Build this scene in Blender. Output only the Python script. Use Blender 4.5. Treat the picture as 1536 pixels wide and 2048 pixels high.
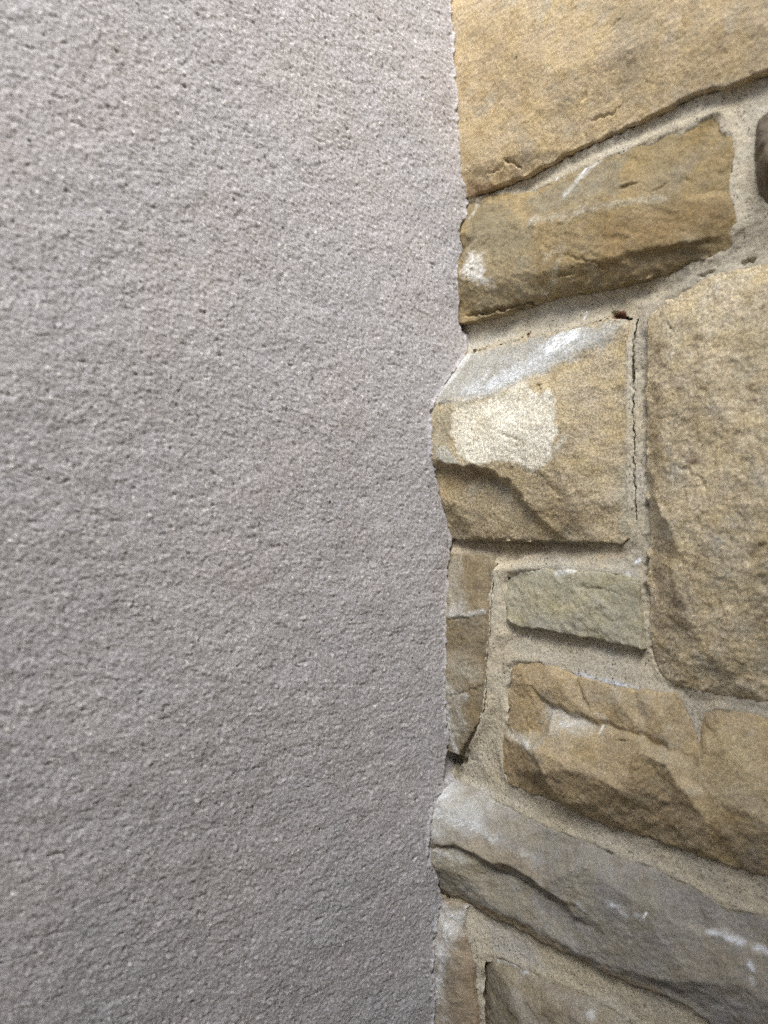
import bpy, math
import numpy as np
from mathutils import Vector, geometry

for o in list(bpy.data.objects):
    bpy.data.objects.remove(o, do_unlink=True)
S = bpy.context.scene
COL = S.collection

# ------------------------------------------------------------------ camera
# inside corner of two walls: the stone wall is the plane y=0 facing -Y (u = +X, v = Z-CAMZ, relief h = -Y),
# the stucco wall is the plane x=0 facing +X and runs towards -Y.
F_PX, W_PX, H_PX = 1537.0, 1536.0, 2048.0
D, CAMZ, XC = 0.45, 0.80, 935.0
SX, SY = 0.6255, -0.7802              # stone wall direction seen from the camera (x right, y forward)
NX, NY = SY, -SX                      # stone wall normal seen from the camera
dxc = (XC - W_PX / 2) / F_PX
CAM_U = -(dxc * SX + SY) * D
CAM_N = -(dxc * NX + NY) * D
cam_d = bpy.data.cameras.new('camera')
cam = bpy.data.objects.new('camera', cam_d); COL.objects.link(cam)
cam.location = (CAM_U, -CAM_N, CAMZ)
fwd = Vector((SY, -NY, 0))
cam.rotation_euler = fwd.to_track_quat('-Z', 'Y').to_euler()
cam_d.sensor_fit = 'VERTICAL'; cam_d.sensor_height = 36.0; cam_d.sensor_width = 36.0
cam_d.lens = 36.0 * F_PX / H_PX
cam_d.clip_start = 0.01; cam_d.clip_end = 500
cam_d.dof.use_dof = True
cam_d.dof.focus_distance = 0.405
cam_d.dof.aperture_fstop = 7.2
S.camera = cam

# ------------------------------------------------------------------ light
SUN_DIR = Vector((0.53, -0.485, 0.695)).normalized()      # towards the sun
world = bpy.data.worlds.new('World'); S.world = world; world.use_nodes = True
wn = world.node_tree.nodes; wl = world.node_tree.links
sky = wn.new('ShaderNodeTexSky'); sky.sky_type = 'NISHITA'; sky.sun_disc = False
sky.sun_elevation = math.asin(SUN_DIR.z); sky.sun_rotation = math.atan2(SUN_DIR.x, SUN_DIR.y)
sky.dust_density = 1.2; sky.air_density = 1.0; sky.ozone_density = 1.0
bg = wn['Background']; bg.inputs['Strength'].default_value = 0.15
wl.new(sky.outputs[0], bg.inputs['Color'])
sun_d = bpy.data.lights.new('sun', 'SUN'); sun = bpy.data.objects.new('sun', sun_d); COL.objects.link(sun)
sun_d.energy = 1.5; sun_d.angle = math.radians(22); sun_d.color = (1.0, 0.99, 0.975)
sun.rotation_euler = SUN_DIR.to_track_quat('Z', 'Y').to_euler(); sun.location = (1, -1, 3)
S.view_settings.view_transform = 'Standard'; S.view_settings.look = 'None'
S.view_settings.exposure = 1.93; S.view_settings.gamma = 1.0
S.view_settings.use_curve_mapping = False
S.render.engine = 'CYCLES'
S.cycles.use_denoising = False          # keep the sand grain crisp
S.cycles.sampling_pattern = 'BLUE_NOISE'; S.cycles.use_adaptive_sampling = False

# ------------------------------------------------------------------ numpy noise
def _h(ix, iy, seed):
    with np.errstate(over='ignore'):
        n = (ix.astype(np.int64) * 374761393 + iy.astype(np.int64) * 668265263 + seed * 974711).astype(np.uint32)
        n = (n ^ (n >> np.uint32(13))) * np.uint32(1274126177)
        n = (n ^ (n >> np.uint32(16))) * np.uint32(2246822519)
        n = n ^ (n >> np.uint32(15))
    return n.astype(np.float64) / 4294967296.0

def perlin(x, y, seed=0):
    x0 = np.floor(x); y0 = np.floor(y); fx = x - x0; fy = y - y0
    sx = fx * fx * fx * (fx * (fx * 6 - 15) + 10); sy = fy * fy * fy * (fy * (fy * 6 - 15) + 10)
    def g(ox, oy):
        a = _h(x0 + ox, y0 + oy, seed) * 6.2831853
        return np.cos(a) * (fx - ox) + np.sin(a) * (fy - oy)
    a = g(0, 0) * (1 - sx) + g(1, 0) * sx
    b = g(0, 1) * (1 - sx) + g(1, 1) * sx
    return (a * (1 - sy) + b * sy) * 1.5

def fbm(x, y, seed=0, octv=4, gain=0.5):
    s = np.zeros_like(x); a = 1.0; t = 0
    for i in range(octv):
        s += a * perlin(x * 2 ** i + 17.3 * i, y * 2 ** i - 9.1 * i, seed + i); t += a; a *= gain
    return s / t

def ridged(x, y, seed=0, octv=3):
    s = np.zeros_like(x); a = 1.0; t = 0
    for i in range(octv):
        s += a * (1 - np.abs(perlin(x * 2 ** i, y * 2 ** i, seed + i)) * 2); t += a; a *= 0.5
    return s / t

def facets(x, y, seed=0):
    """flat chips: every cell of a Voronoi pattern is its own tilted little plane"""
    x0 = np.floor(x); y0 = np.floor(y)
    best = np.full(x.shape, 9.0); val = np.zeros_like(x)
    for oy in (-1, 0, 1):
        for ox in (-1, 0, 1):
            cx = x0 + ox; cy = y0 + oy
            px = cx + _h(cx, cy, seed); py = cy + _h(cx, cy, seed + 7)
            dx = x - px; dy = y - py; d = dx * dx + dy * dy
            v = dx * (_h(cx, cy, seed + 1) - .5) * 2 + dy * (_h(cx, cy, seed + 2) - .5) * 2 + (_h(cx, cy, seed + 3) - .5) * .6
            m = d < best
            best = np.where(m, d, best); val = np.where(m, v, val)
    return val

def sstep(a, b, x):
    t = np.clip((x - a) / (b - a), 0, 1); return t * t * (3 - 2 * t)

def blur(a, sig):
    r = max(1, int(sig * 3)); k = np.exp(-0.5 * (np.arange(-r, r + 1) / sig) ** 2); k /= k.sum()
    for ax in (0, 1):
        p = np.pad(a, [(r, r) if i == ax else (0, 0) for i in (0, 1)], mode='edge')
        out = np.zeros_like(a)
        for i, w in enumerate(k):
            sl = [slice(None), slice(None)]; sl[ax] = slice(i, i + a.shape[ax])
            out += w * p[tuple(sl)]
        a = out
    return a

def poly_sd(px, py, poly):
    """signed distance, positive inside"""
    P = np.asarray(poly); n = len(P)
    d2 = np.full(px.shape, 1e9); ins = np.zeros(px.shape, bool)
    for i in range(n):
        ax, ay = P[i]; bx, by = P[(i + 1) % n]
        ex, ey = bx - ax, by - ay; L = ex * ex + ey * ey + 1e-18
        t = np.clip(((px - ax) * ex + (py - ay) * ey) / L, 0, 1)
        d2 = np.minimum(d2, (px - ax - t * ex) ** 2 + (py - ay - t * ey) ** 2)
        if ay != by:
            c = ((ay > py) != (by > py)) & (px < (bx - ax) * (py - ay) / (by - ay) + ax)
            ins ^= c
    d = np.sqrt(d2)
    return np.where(ins, d, -d)

def line_d(px, py, pts):
    d2 = np.full(px.shape, 1e9)
    for (ax, ay), (bx, by) in zip(pts[:-1], pts[1:]):
        ex, ey = bx - ax, by - ay; L = ex * ex + ey * ey + 1e-18
        t = np.clip(((px - ax) * ex + (py - ay) * ey) / L, 0, 1)
        d2 = np.minimum(d2, (px - ax - t * ex) ** 2 + (py - ay - t * ey) ** 2)
    return np.sqrt(d2)

def line_dt(px, py, pts):
    """distance to a polyline and how far along it, 0 to 1"""
    L = [math.hypot(b[0] - a[0], b[1] - a[1]) for a, b in zip(pts[:-1], pts[1:])]; tot = sum(L) + 1e-9; acc = 0
    d2 = np.full(px.shape, 1e9); tt = np.zeros(px.shape)
    for (ax, ay), (bx, by), ln in zip(pts[:-1], pts[1:], L):
        ex, ey = bx - ax, by - ay
        t = np.clip(((px - ax) * ex + (py - ay) * ey) / (ln * ln + 1e-18), 0, 1)
        q = (px - ax - t * ex) ** 2 + (py - ay - t * ey) ** 2
        m = q < d2; d2 = np.where(m, q, d2); tt = np.where(m, (acc + t * ln) / tot, tt); acc += ln
    return np.sqrt(d2), tt

# ------------------------------------------------------------------ places on the stone wall
MM = 0.001
def P(px, py, h):
    """the spot of the stone wall at relief h (mm) that lies on this sight line"""
    dx = (px - W_PX / 2) / F_PX; dz = -(py - H_PX / 2) / F_PX
    du = dx * SX + SY; dn = dx * NX + NY
    t = (h * MM - CAM_N) / dn
    return (CAM_U + t * du, t * dz, h * MM)
def C(px, py):
    """the spot where the stone wall's relief meets the stucco plane"""
    dx = (px - W_PX / 2) / F_PX; dz = -(py - H_PX / 2) / F_PX
    t = -CAM_U / (dx * SX + SY)
    return (0.0, t * dz, CAM_N + t * (dx * NX + NY))
def U(u, v, h): return (u, v, h * MM)
def K(q):
    if len(q) == 2: return C(*q)
    if isinstance(q[0], str): return U(*q[1:])
    return P(*q)
def bury(p): return (p[0] - 0.007, p[1], p[2]) if p[0] <= 1e-9 else p

def lin(r, g, b, k=1.0):
    f = lambda c: (c / 255 / 12.92 if c / 255 <= .04045 else ((c / 255 + .055) / 1.055) ** 2.4)
    c = np.array((f(r), f(g), f(b))); y = c @ np.array((.25, .6, .15))
    return (y + (c - y) * 0.71) * k

def tri_heights(pts, cons, gu, gv):
    co = [Vector((p[0], p[1])) for p in pts]
    vs, es, fs, ov, oe, of = geometry.delaunay_2d_cdt(co, cons, [], 0, 1e-7)
    hh = []
    for i, v in enumerate(vs):
        src = ov[i]
        if src: hh.append(np.mean([pts[s][2] for s in src]))
        else:
            dd = [((v.x - p[0]) ** 2 + (v.y - p[1]) ** 2, p[2]) for p in pts]; dd.sort()
            w = [1 / (d + 1e-9) for d, _ in dd[:2]]; hh.append(sum(a * b[1] for a, b in zip(w, dd[:2])) / sum(w))
    V = np.array([(v.x, v.y) for v in vs]); Hh = np.array(hh)
    out = np.full(gu.shape, np.nan)
    for f in fs:
        for k in range(1, len(f) - 1):
            a, b, c = f[0], f[k], f[k + 1]
            x1, y1 = V[a]; x2, y2 = V[b]; x3, y3 = V[c]
            det = (y2 - y3) * (x1 - x3) + (x3 - x2) * (y1 - y3)
            if abs(det) < 1e-14: continue
            l1 = ((y2 - y3) * (gu - x3) + (x3 - x2) * (gv - y3)) / det
            l2 = ((y3 - y1) * (gu - x3) + (x1 - x3) * (gv - y3)) / det
            m = (l1 >= -1e-4) & (l2 >= -1e-4) & (l1 + l2 <= 1.0001)
            out[m] = (l1 * Hh[a] + l2 * Hh[b] + (1 - l1 - l2) * Hh[c])[m]
    bad = np.isnan(out)
    if bad.any():          # beyond the hull: nearest control point along the edge, softened
        bu, bv = gu[bad], gv[bad]; num = np.zeros(bu.shape); den = np.zeros(bu.shape)
        for p in pts:
            w = 1 / ((bu - p[0]) ** 2 + (bv - p[1]) ** 2 + 1e-7) ** 2
            num += w * p[2]; den += w
        out[bad] = num / den
    return out

def grid_mesh(name, X, Y, Z, keep, colr, material, parent=None, extra=None):
    """one mesh from a lattice of points; keep marks the points in use"""
    ny, nx = X.shape
    q = keep[:-1, :-1] & keep[1:, :-1] & keep[:-1, 1:] & keep[1:, 1:]
    idx = np.full(X.shape, -1, np.int64)
    use = np.zeros(X.shape, bool)
    use[:-1, :-1] |= q; use[1:, :-1] |= q; use[:-1, 1:] |= q; use[1:, 1:] |= q
    idx[use] = np.arange(use.sum())
    quads = np.stack([idx[:-1, :-1][q], idx[:-1, 1:][q], idx[1:, 1:][q], idx[1:, :-1][q]], 1).astype(np.int32)
    co = np.stack([X[use], Y[use], Z[use]], 1).astype(np.float32)
    me = bpy.data.meshes.new(name)
    me.vertices.add(len(co)); me.vertices.foreach_set('co', co.ravel())
    me.loops.add(quads.size); me.loops.foreach_set('vertex_index', quads.ravel())
    me.polygons.add(len(quads)); me.polygons.foreach_set('loop_start', np.arange(0, quads.size, 4, dtype=np.int32))
    me.polygons.foreach_set('use_smooth', np.ones(len(quads), bool))
    if colr is not None:
        at = me.color_attributes.new('tint', 'FLOAT_COLOR', 'POINT')
        ca = np.full((len(co), 4), extra or 1.0, np.float32); ca[:, :3] = colr[use]
        at.data.foreach_set('color', ca.ravel())
    me.update(calc_edges=True)
    me.materials.append(material)
    ob = bpy.data.objects.new(name, me); COL.objects.link(ob)
    if parent: ob.parent = parent
    return ob

# ------------------------------------------------------------------ materials
def base_mat(name):
    m = bpy.data.materials.new(name); m.use_nodes = True
    n = m.node_tree.nodes; l = m.node_tree.links
    b = n['Principled BSDF']; b.inputs['Roughness'].default_value = 0.92
    b.inputs['Specular IOR Level'].default_value = 0.25
    return m, n, l, b

def mixcol(n, l, mode, fac, a, b):
    x = n.new('ShaderNodeMix'); x.data_type = 'RGBA'; x.blend_type = mode
    for k, v in ((0, fac), (6, a), (7, b)):
        if hasattr(v, 'links'): l.new(v, x.inputs[k])
        elif v is not None: x.inputs[k].default_value = v
    return x.outputs[2]

def ramp(n, l, src, stops):
    r = n.new('ShaderNodeValToRGB'); l.new(src, r.inputs[0])
    e = r.color_ramp.elements
    while len(e) < len(stops): e.new(0.5)
    for i, (p, c) in enumerate(stops):
        e[i].position = p; e[i].color = (c[0], c[1], c[2], 1) if hasattr(c, '__len__') else (c, c, c, 1)
    return r.outputs[0]

def noise(n, l, co, scale, detail=2, rough=0.5):
    t = n.new('ShaderNodeTexNoise'); t.inputs['Scale'].default_value = scale
    t.inputs['Detail'].default_value = detail; t.inputs['Roughness'].default_value = rough
    l.new(co, t.inputs['Vector']); return t.outputs[0]

def voronoi(n, l, co, scale, out='Distance', rand=1.0):
    t = n.new('ShaderNodeTexVoronoi'); t.inputs['Scale'].default_value = scale
    t.inputs['Randomness'].default_value = rand
    l.new(co, t.inputs['Vector']); return t.outputs[out]

def stone_mat():
    m, n, l, b = base_mat('sandstone')
    co = n.new('ShaderNodeTexCoord').outputs['Object']
    at = n.new('ShaderNodeAttribute'); at.attribute_name = 'tint'
    c = at.outputs['Color']
    g1 = ramp(n, l, noise(n, l, co, 1150, 3, 0.65), [(0.36, 0.56), (0.5, 1.0), (0.64, 1.46)])
    gs = at.outputs['Alpha']
    c = mixcol(n, l, 'MULTIPLY', gs, c, g1)
    vc = ramp(n, l, voronoi(n, l, co, 1500, 'Color'), [(0.0, 0.6), (0.14, 0.97), (0.84, 1.03), (1.0, 1.5)])
    c = mixcol(n, l, 'MULTIPLY', gs, c, vc)
    wn_ = ramp(n, l, noise(n, l, co, 130, 4, 0.6), [(0.33, (0.86, 0.82, 0.76)), (0.5, (1, 1, 1)), (0.68, (1.1, 1.1, 1.12))])
    c = mixcol(n, l, 'MULTIPLY', 0.8, c, wn_)
    l.new(c, b.inputs['Base Color'])
    bp = n.new('ShaderNodeBump'); bp.inputs['Strength'].default_value = 0.55; bp.inputs['Distance'].default_value = 0.0006
    l.new(noise(n, l, co, 900, 4, 0.7), bp.inputs['Height']); l.new(bp.outputs[0], b.inputs['Normal'])
    return m

def mortar_mat():
    m, n, l, b = base_mat('sand_mortar')
    co = n.new('ShaderNodeTexCoord').outputs['Object']
    at = n.new('ShaderNodeAttribute'); at.attribute_name = 'tint'
    c = at.outputs['Color']
    g1 = ramp(n, l, noise(n, l, co, 1100, 2, 0.6), [(0.36, 0.74), (0.5, 1.0), (0.64, 1.24)])
    c = mixcol(n, l, 'MULTIPLY', 0.8, c, g1)
    # scattered dark sand grains
    d = voronoi(n, l, co, 780, 'Distance')
    vr = n.new('ShaderNodeTexVoronoi'); vr.inputs['Scale'].default_value = 780; l.new(co, vr.inputs['Vector'])
    sep = n.new('ShaderNodeSeparateColor'); l.new(vr.outputs['Color'], sep.inputs[0])
    big = ramp(n, l, sep.outputs[0], [(0.38, 0.0), (1.0, 0.48)])
    lt = n.new('ShaderNodeMath'); lt.operation = 'SUBTRACT'; l.new(big, lt.inputs[0]); l.new(d, lt.inputs[1])
    dens = ramp(n, l, noise(n, l, co, 70, 3, .6), [(.38, .35), (.6, 1.0)])
    spk = mixcol(n, l, 'MULTIPLY', 1.0, ramp(n, l, lt.outputs[0], [(0.0, 0.0), (0.10, 1.0)]), dens)
    c = mixcol(n, l, 'MIX', spk, c, (0.15, 0.13, 0.10, 1))
    l.new(c, b.inputs['Base Color'])
    inv = n.new('ShaderNodeMath'); inv.operation = 'MULTIPLY_ADD'
    l.new(spk, inv.inputs[0]); inv.inputs[1].default_value = -0.6
    l.new(noise(n, l, co, 1000, 3, 0.7), inv.inputs[2])
    bp = n.new('ShaderNodeBump'); bp.inputs['Strength'].default_value = 0.5; bp.inputs['Distance'].default_value = 0.0005
    l.new(inv.outputs[0], bp.inputs['Height']); l.new(bp.outputs[0], b.inputs['Normal'])
    return m

def stucco_mat():
    m, n, l, b = base_mat('painted_stucco')
    co = n.new('ShaderNodeTexCoord').outputs['Object']
    at = n.new('ShaderNodeAttribute'); at.attribute_name = 'tint'
    c = at.outputs['Color']
    c = mixcol(n, l, 'MULTIPLY', 0.8, c, ramp(n, l, noise(n, l, co, 1250, 3, 0.65), [(0.36, 0.70), (0.5, 1.0), (0.64, 1.26)]))
    c = mixcol(n, l, 'MULTIPLY', 0.7, c, ramp(n, l, noise(n, l, co, 40, 3, 0.6), [(0.35, (0.93, 0.91, 0.9)), (0.5, (1, 1, 1)), (0.65, (1.04, 1.03, 1.03))]))
    l.new(c, b.inputs['Base Color'])
    bp = n.new('ShaderNodeBump'); bp.inputs['Strength'].default_value = 0.5; bp.inputs['Distance'].default_value = 0.0006
    l.new(noise(n, l, co, 1000, 4, 0.7), bp.inputs['Height']); l.new(bp.outputs[0], b.inputs['Normal'])
    return m

def ground_mat():
    m, n, l, b = base_mat('gravel_ground')
    co = n.new('ShaderNodeTexCoord').outputs['Object']
    c = ramp(n, l, voronoi(n, l, co, 60, 'Color'), [(0.0, (0.06, 0.055, 0.05)), (0.5, (0.11, 0.10, 0.09)), (1.0, (0.17, 0.16, 0.145))])
    l.new(c, b.inputs['Base Color'])
    bp = n.new('ShaderNodeBump'); bp.inputs['Strength'].default_value = 0.8; bp.inputs['Distance'].default_value = 0.01
    l.new(voronoi(n, l, co, 60), bp.inputs['Height']); l.new(bp.outputs[0], b.inputs['Normal'])
    return m

M_STONE, M_MORTAR, M_STUCCO, M_GROUND = stone_mat(), mortar_mat(), stucco_mat(), ground_mat()

# ------------------------------------------------------------------ ground
me = bpy.data.meshes.new('ground')
me.from_pydata([(-60, -60, 0), (60, -60, 0), (60, 60, 0), (-60, 60, 0)], [], [(0, 1, 2, 3)])
me.materials.append(M_GROUND)
gr = bpy.data.objects.new('ground', me); COL.objects.link(gr); gr['kind'] = 'structure'

# ------------------------------------------------------------------ unseen board fences added behind the camera to block low sky and sun
def fence_mat():
    m, n, l, b = base_mat('weathered_wood')
    co = n.new('ShaderNodeTexCoord').outputs['Object']
    mp = n.new('ShaderNodeMapping'); mp.inputs['Scale'].default_value = (60, 60, 3); l.new(co, mp.inputs[0])
    c = ramp(n, l, noise(n, l, mp.outputs[0], 1, 4, .6), [(.3, (.16, .15, .135)), (.7, (.30, .28, .255))])
    l.new(c, b.inputs['Base Color']); return m
M_WOOD = fence_mat()
def box_mesh(name, sx, sy, sz):
    x, y = sx / 2, sy / 2; c = min(x, y) * .25
    ring = [(-x + c, -y), (x - c, -y), (x, -y + c), (x, y - c), (x - c, y), (-x + c, y), (-x, y - c), (-x, -y + c)]
    vs = [(p, q, 0) for p, q in ring] + [(p, q, sz) for p, q in ring]
    fs = [tuple(range(7, -1, -1)), tuple(range(8, 16))] + [(i, (i + 1) % 8, 8 + (i + 1) % 8, 8 + i) for i in range(8)]
    me = bpy.data.meshes.new(name); me.from_pydata(vs, [], fs); me.materials.append(M_WOOD); return me
FENCE_H, FENCE_Y, FENCE_X = 1.90, -1.7, 0.95
def fence(loc, rot, length, label):
    r = bpy.data.objects.new('sky_block_fence', None); COL.objects.link(r)
    r.location = loc; r.rotation_euler = (0, 0, rot)
    r['label'] = label; r['category'] = 'fence'; r['kind'] = 'thing'
    bm_, pm, rm = box_mesh('board', .138, .02, FENCE_H), box_mesh('post', .09, .09, FENCE_H - .05), box_mesh('rail', length, .04, .07)
    for i in range(int(length / .142)):
        o = bpy.data.objects.new('board', bm_); COL.objects.link(o); o.parent = r; o.location = (.071 + i * .142, .03, .02)
    for x in (.05, length / 2, length - .05):
        o = bpy.data.objects.new('post', pm); COL.objects.link(o); o.parent = r; o.location = (x, -.066, 0)
    for z in (.3, 1.1):
        o = bpy.data.objects.new('rail', rm); COL.objects.link(o); o.parent = r; o.location = (length / 2, -.002, z)
fence((0.02, FENCE_Y, 0), 0, FENCE_X - .02, 'unseen board fence added opposite the stone wall to darken its lower part')
fence((FENCE_X, FENCE_Y + .06, 0), math.pi / 2, -FENCE_Y - .12, 'unseen board fence added opposite the stucco wall to block low light')

# ------------------------------------------------------------------ stucco wall
G = 0.00063
def axis(a, b, lo, hi, g):
    """fine steps between a and b, growing steps out to lo and hi"""
    mid = np.arange(a, b + g / 2, g); up = [mid[-1]]; s = g
    while up[-1] < hi: s = min(s * 1.12, 0.03); up.append(up[-1] + s)
    dn = [mid[0]]; s = g
    while dn[-1] > lo: s = min(s * 1.12, 0.03); dn.append(dn[-1] - s)
    return np.array(dn[:0:-1] + list(mid) + up[1:])

def build_stucco():
    rng = np.random.default_rng(5)
    n0, n1, v0, v1 = -0.012, 0.285, -0.335, 0.335        # n = distance out along the stucco (-Y)
    na = axis(n0, n1, -0.05, 1.6, G); va = axis(v0, v1, -CAMZ, 1.5, G)
    nn, vv = np.meshgrid(na, va)
    # raster of sand grains, sampled onto the lattice
    g = 0.0003
    rw, rh = int((n1 - n0) / g) + 1, int((v1 - v0) / g) + 1
    R = np.zeros((rh, rw), np.float32); T = np.zeros((rh, rw), np.float32)
    def stamp(count, rmin, rmax, amp, tint, power=1.0):
        cx = rng.random(count) * (rw - 1); cy = rng.random(count) * (rh - 1)
        rad = (rmin + (rmax - rmin) * rng.random(count) ** power) * MM / g
        am = amp * (0.5 + rng.random(count)); tt = rng.normal(0, tint, count)
        ex = rng.uniform(0.75, 1.3, count)
        k = int(np.ceil(rmax * MM / g * 1.3))
        for oy in range(-k, k + 1):
            for ox in range(-k, k + 1):
                ix = np.round(cx).astype(int) + ox; iy = np.round(cy).astype(int) + oy
                r2 = (((ix - cx) / ex) ** 2 + ((iy - cy) * ex) ** 2) / rad ** 2
                ok = (r2 < 1) & (ix >= 0) & (iy >= 0) & (ix < rw) & (iy < rh)
                hgt = (am * np.sqrt(np.clip(1 - r2, 0, 1)))[ok].astype(np.float32)
                flat = (iy[ok] * rw + ix[ok])
                Rf = R.ravel(); Tf = T.ravel()
                win = hgt > Rf[flat]
                np.maximum.at(Rf, flat, hgt)
                Tf[flat[win]] = tt[ok][win]
    area = (n1 - n0) * (v1 - v0)
    stamp(int(area / (0.88 * MM) ** 2), 0.28, 0.62, 0.34, 0.20)
    stamp(int(area / (3.2 * MM) ** 2), 0.55, 1.0, 0.50, 0.26, 1.6)
    fx = np.clip((nn - n0) / g, 0, rw - 1.001); fy = np.clip((vv - v0) / g, 0, rh - 1.001)
    ix = fx.astype(int); iy = fy.astype(int); tx = fx - ix; ty = fy - iy
    def samp(A):
        return (A[iy, ix] * (1 - tx) + A[iy, ix + 1] * tx) * (1 - ty) + (A[iy + 1, ix] * (1 - tx) + A[iy + 1, ix + 1] * tx) * ty
    inside = (nn > n0) & (nn < n1) & (vv > v0) & (vv < v1)
    grain = np.where(inside, samp(R), 0.25); tint = np.where(inside, samp(T), 0)
    a, bq = nn / MM, vv / MM
    lump = fbm(a / 12, bq / 10, 3, 3) * 0.48 + fbm(a / 4.2, bq / 3.6, 11, 3) * 0.16
    pit = np.clip(perlin(a / 3.4, bq / 2.2, 21) + 0.5 * perlin(a / 1.6, bq / 1.2, 22) - 0.56, 0, 1) * 1.6
    drag = np.clip(perlin(a / 9.0, bq / 2.6, 31) - 0.52, 0, 1) * 1.4
    hgt = (lump + grain - pit - drag - 0.2) * MM
    hgt += (fbm(a / 110, bq / 110, 41, 2) * 1.6 + fbm(a / 34, bq / 20, 45, 3) * .5) * MM
    base = lin(175, 170, 168)
    colr = base[None, None, :] * (1 + tint[..., None] * np.array((1.0, 1.02, 1.03)))
    warm = fbm(a / 60, bq / 60, 51, 3)[..., None]
    colr = colr * (1 + warm * np.array((0.05, 0.02, -0.01)))
    white = np.clip((tint - 0.26) * 3, 0, 1)[..., None]
    colr = colr * (1 - white) + lin(222, 216, 205) * white
    # ragged lip where the coat was cut in against the stones
    prof = sorted([(p[1], p[2]) for s in STONES[:N_FRAME] for p in s['outline'] if p[0] < -1e-6])
    edge = np.interp(vv, [p[0] for p in prof], [p[1] for p in prof])
    dist = (nn - edge) / MM + fbm(a / 5, bq / 5, 77, 3) * 1.6
    lip = np.exp(-((dist - .8) / 1.1) ** 2) * sstep(-.3, .3, fbm(a / 6, bq / 6, 79, 3) + .15)
    hgt += lip * 1.3 * MM
    gap = np.exp(-((dist + .1) / .9) ** 2) * sstep(.0, .3, fbm(a / 9, bq / 14, 83, 3) - .02)
    hgt -= gap * 2.6 * MM
    for px, y0, y1, wd in ((930, 448, 525, 1.5), (920, 600, 655, 1.0), (893, 1090, 1150, .9), (900, 1500, 1560, 1.2), (884, 1770, 1812, 1.1), (890, 985, 1050, .8)):
        va_, vb_ = sorted((C(px, y0)[1], C(px, y1)[1]))
        win = sstep(va_ - .004, va_ + .003, vv) * (1 - sstep(vb_ - .003, vb_ + .004, vv))
        hgt -= np.exp(-(np.maximum(dist, 0) / wd) ** 2) * win * 6 * MM
    colr = colr * (1 + .22 * lip[..., None])
    ob = grid_mesh('stucco_wall', hgt, -nn, vv + CAMZ, np.ones(nn.shape, bool), np.clip(colr, 0, 1), M_STUCCO)
    ob['label'] = 'grey mauve wall with rough sandy stucco finish, filling the left of the picture'
    ob['category'] = 'wall'; ob['kind'] = 'thing'
    return ob

# ------------------------------------------------------------------ stones
STONES = []
def stone(outline, creases=(), points=(), color=(170, 145, 100), patches=(), lines=(), carve=(), rnd=1.2, drop=2.0,
          rough=0.5, chip=0.5, chip_size=14, streak=None, grain=0.16, g=G, label=None, vary=0.10, warp=1.3, coarse=.6, ledge=.5, ledge_dir=20):
    STONES.append(dict(outline=[bury(K(q)) for q in outline], creases=[[bury(K(q)) for q in c] for c in creases],
                       points=[bury(K(q)) for q in points], color=color, patches=patches, lines=lines, carve=carve, rnd=rnd,
                       drop=drop, rough=rough, chip=chip, chip_size=chip_size, streak=streak, grain=grain, g=g, label=label,
                       vary=vary, warp=warp, coarse=coarse, ledge=ledge, ledge_dir=ledge_dir))

def on_face(q, hfun):
    """the spot of the relief itself that lies on this sight line"""
    if len(q) != 2: return K(q)
    h = 0.010
    for _ in range(6):
        p = P(q[0], q[1], h / MM); pu = max(p[0], -.004)
        h = 0.5 * h + 0.5 * hfun(pu, p[1])
    return (max(p[0], -.004), p[1], h)

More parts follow.
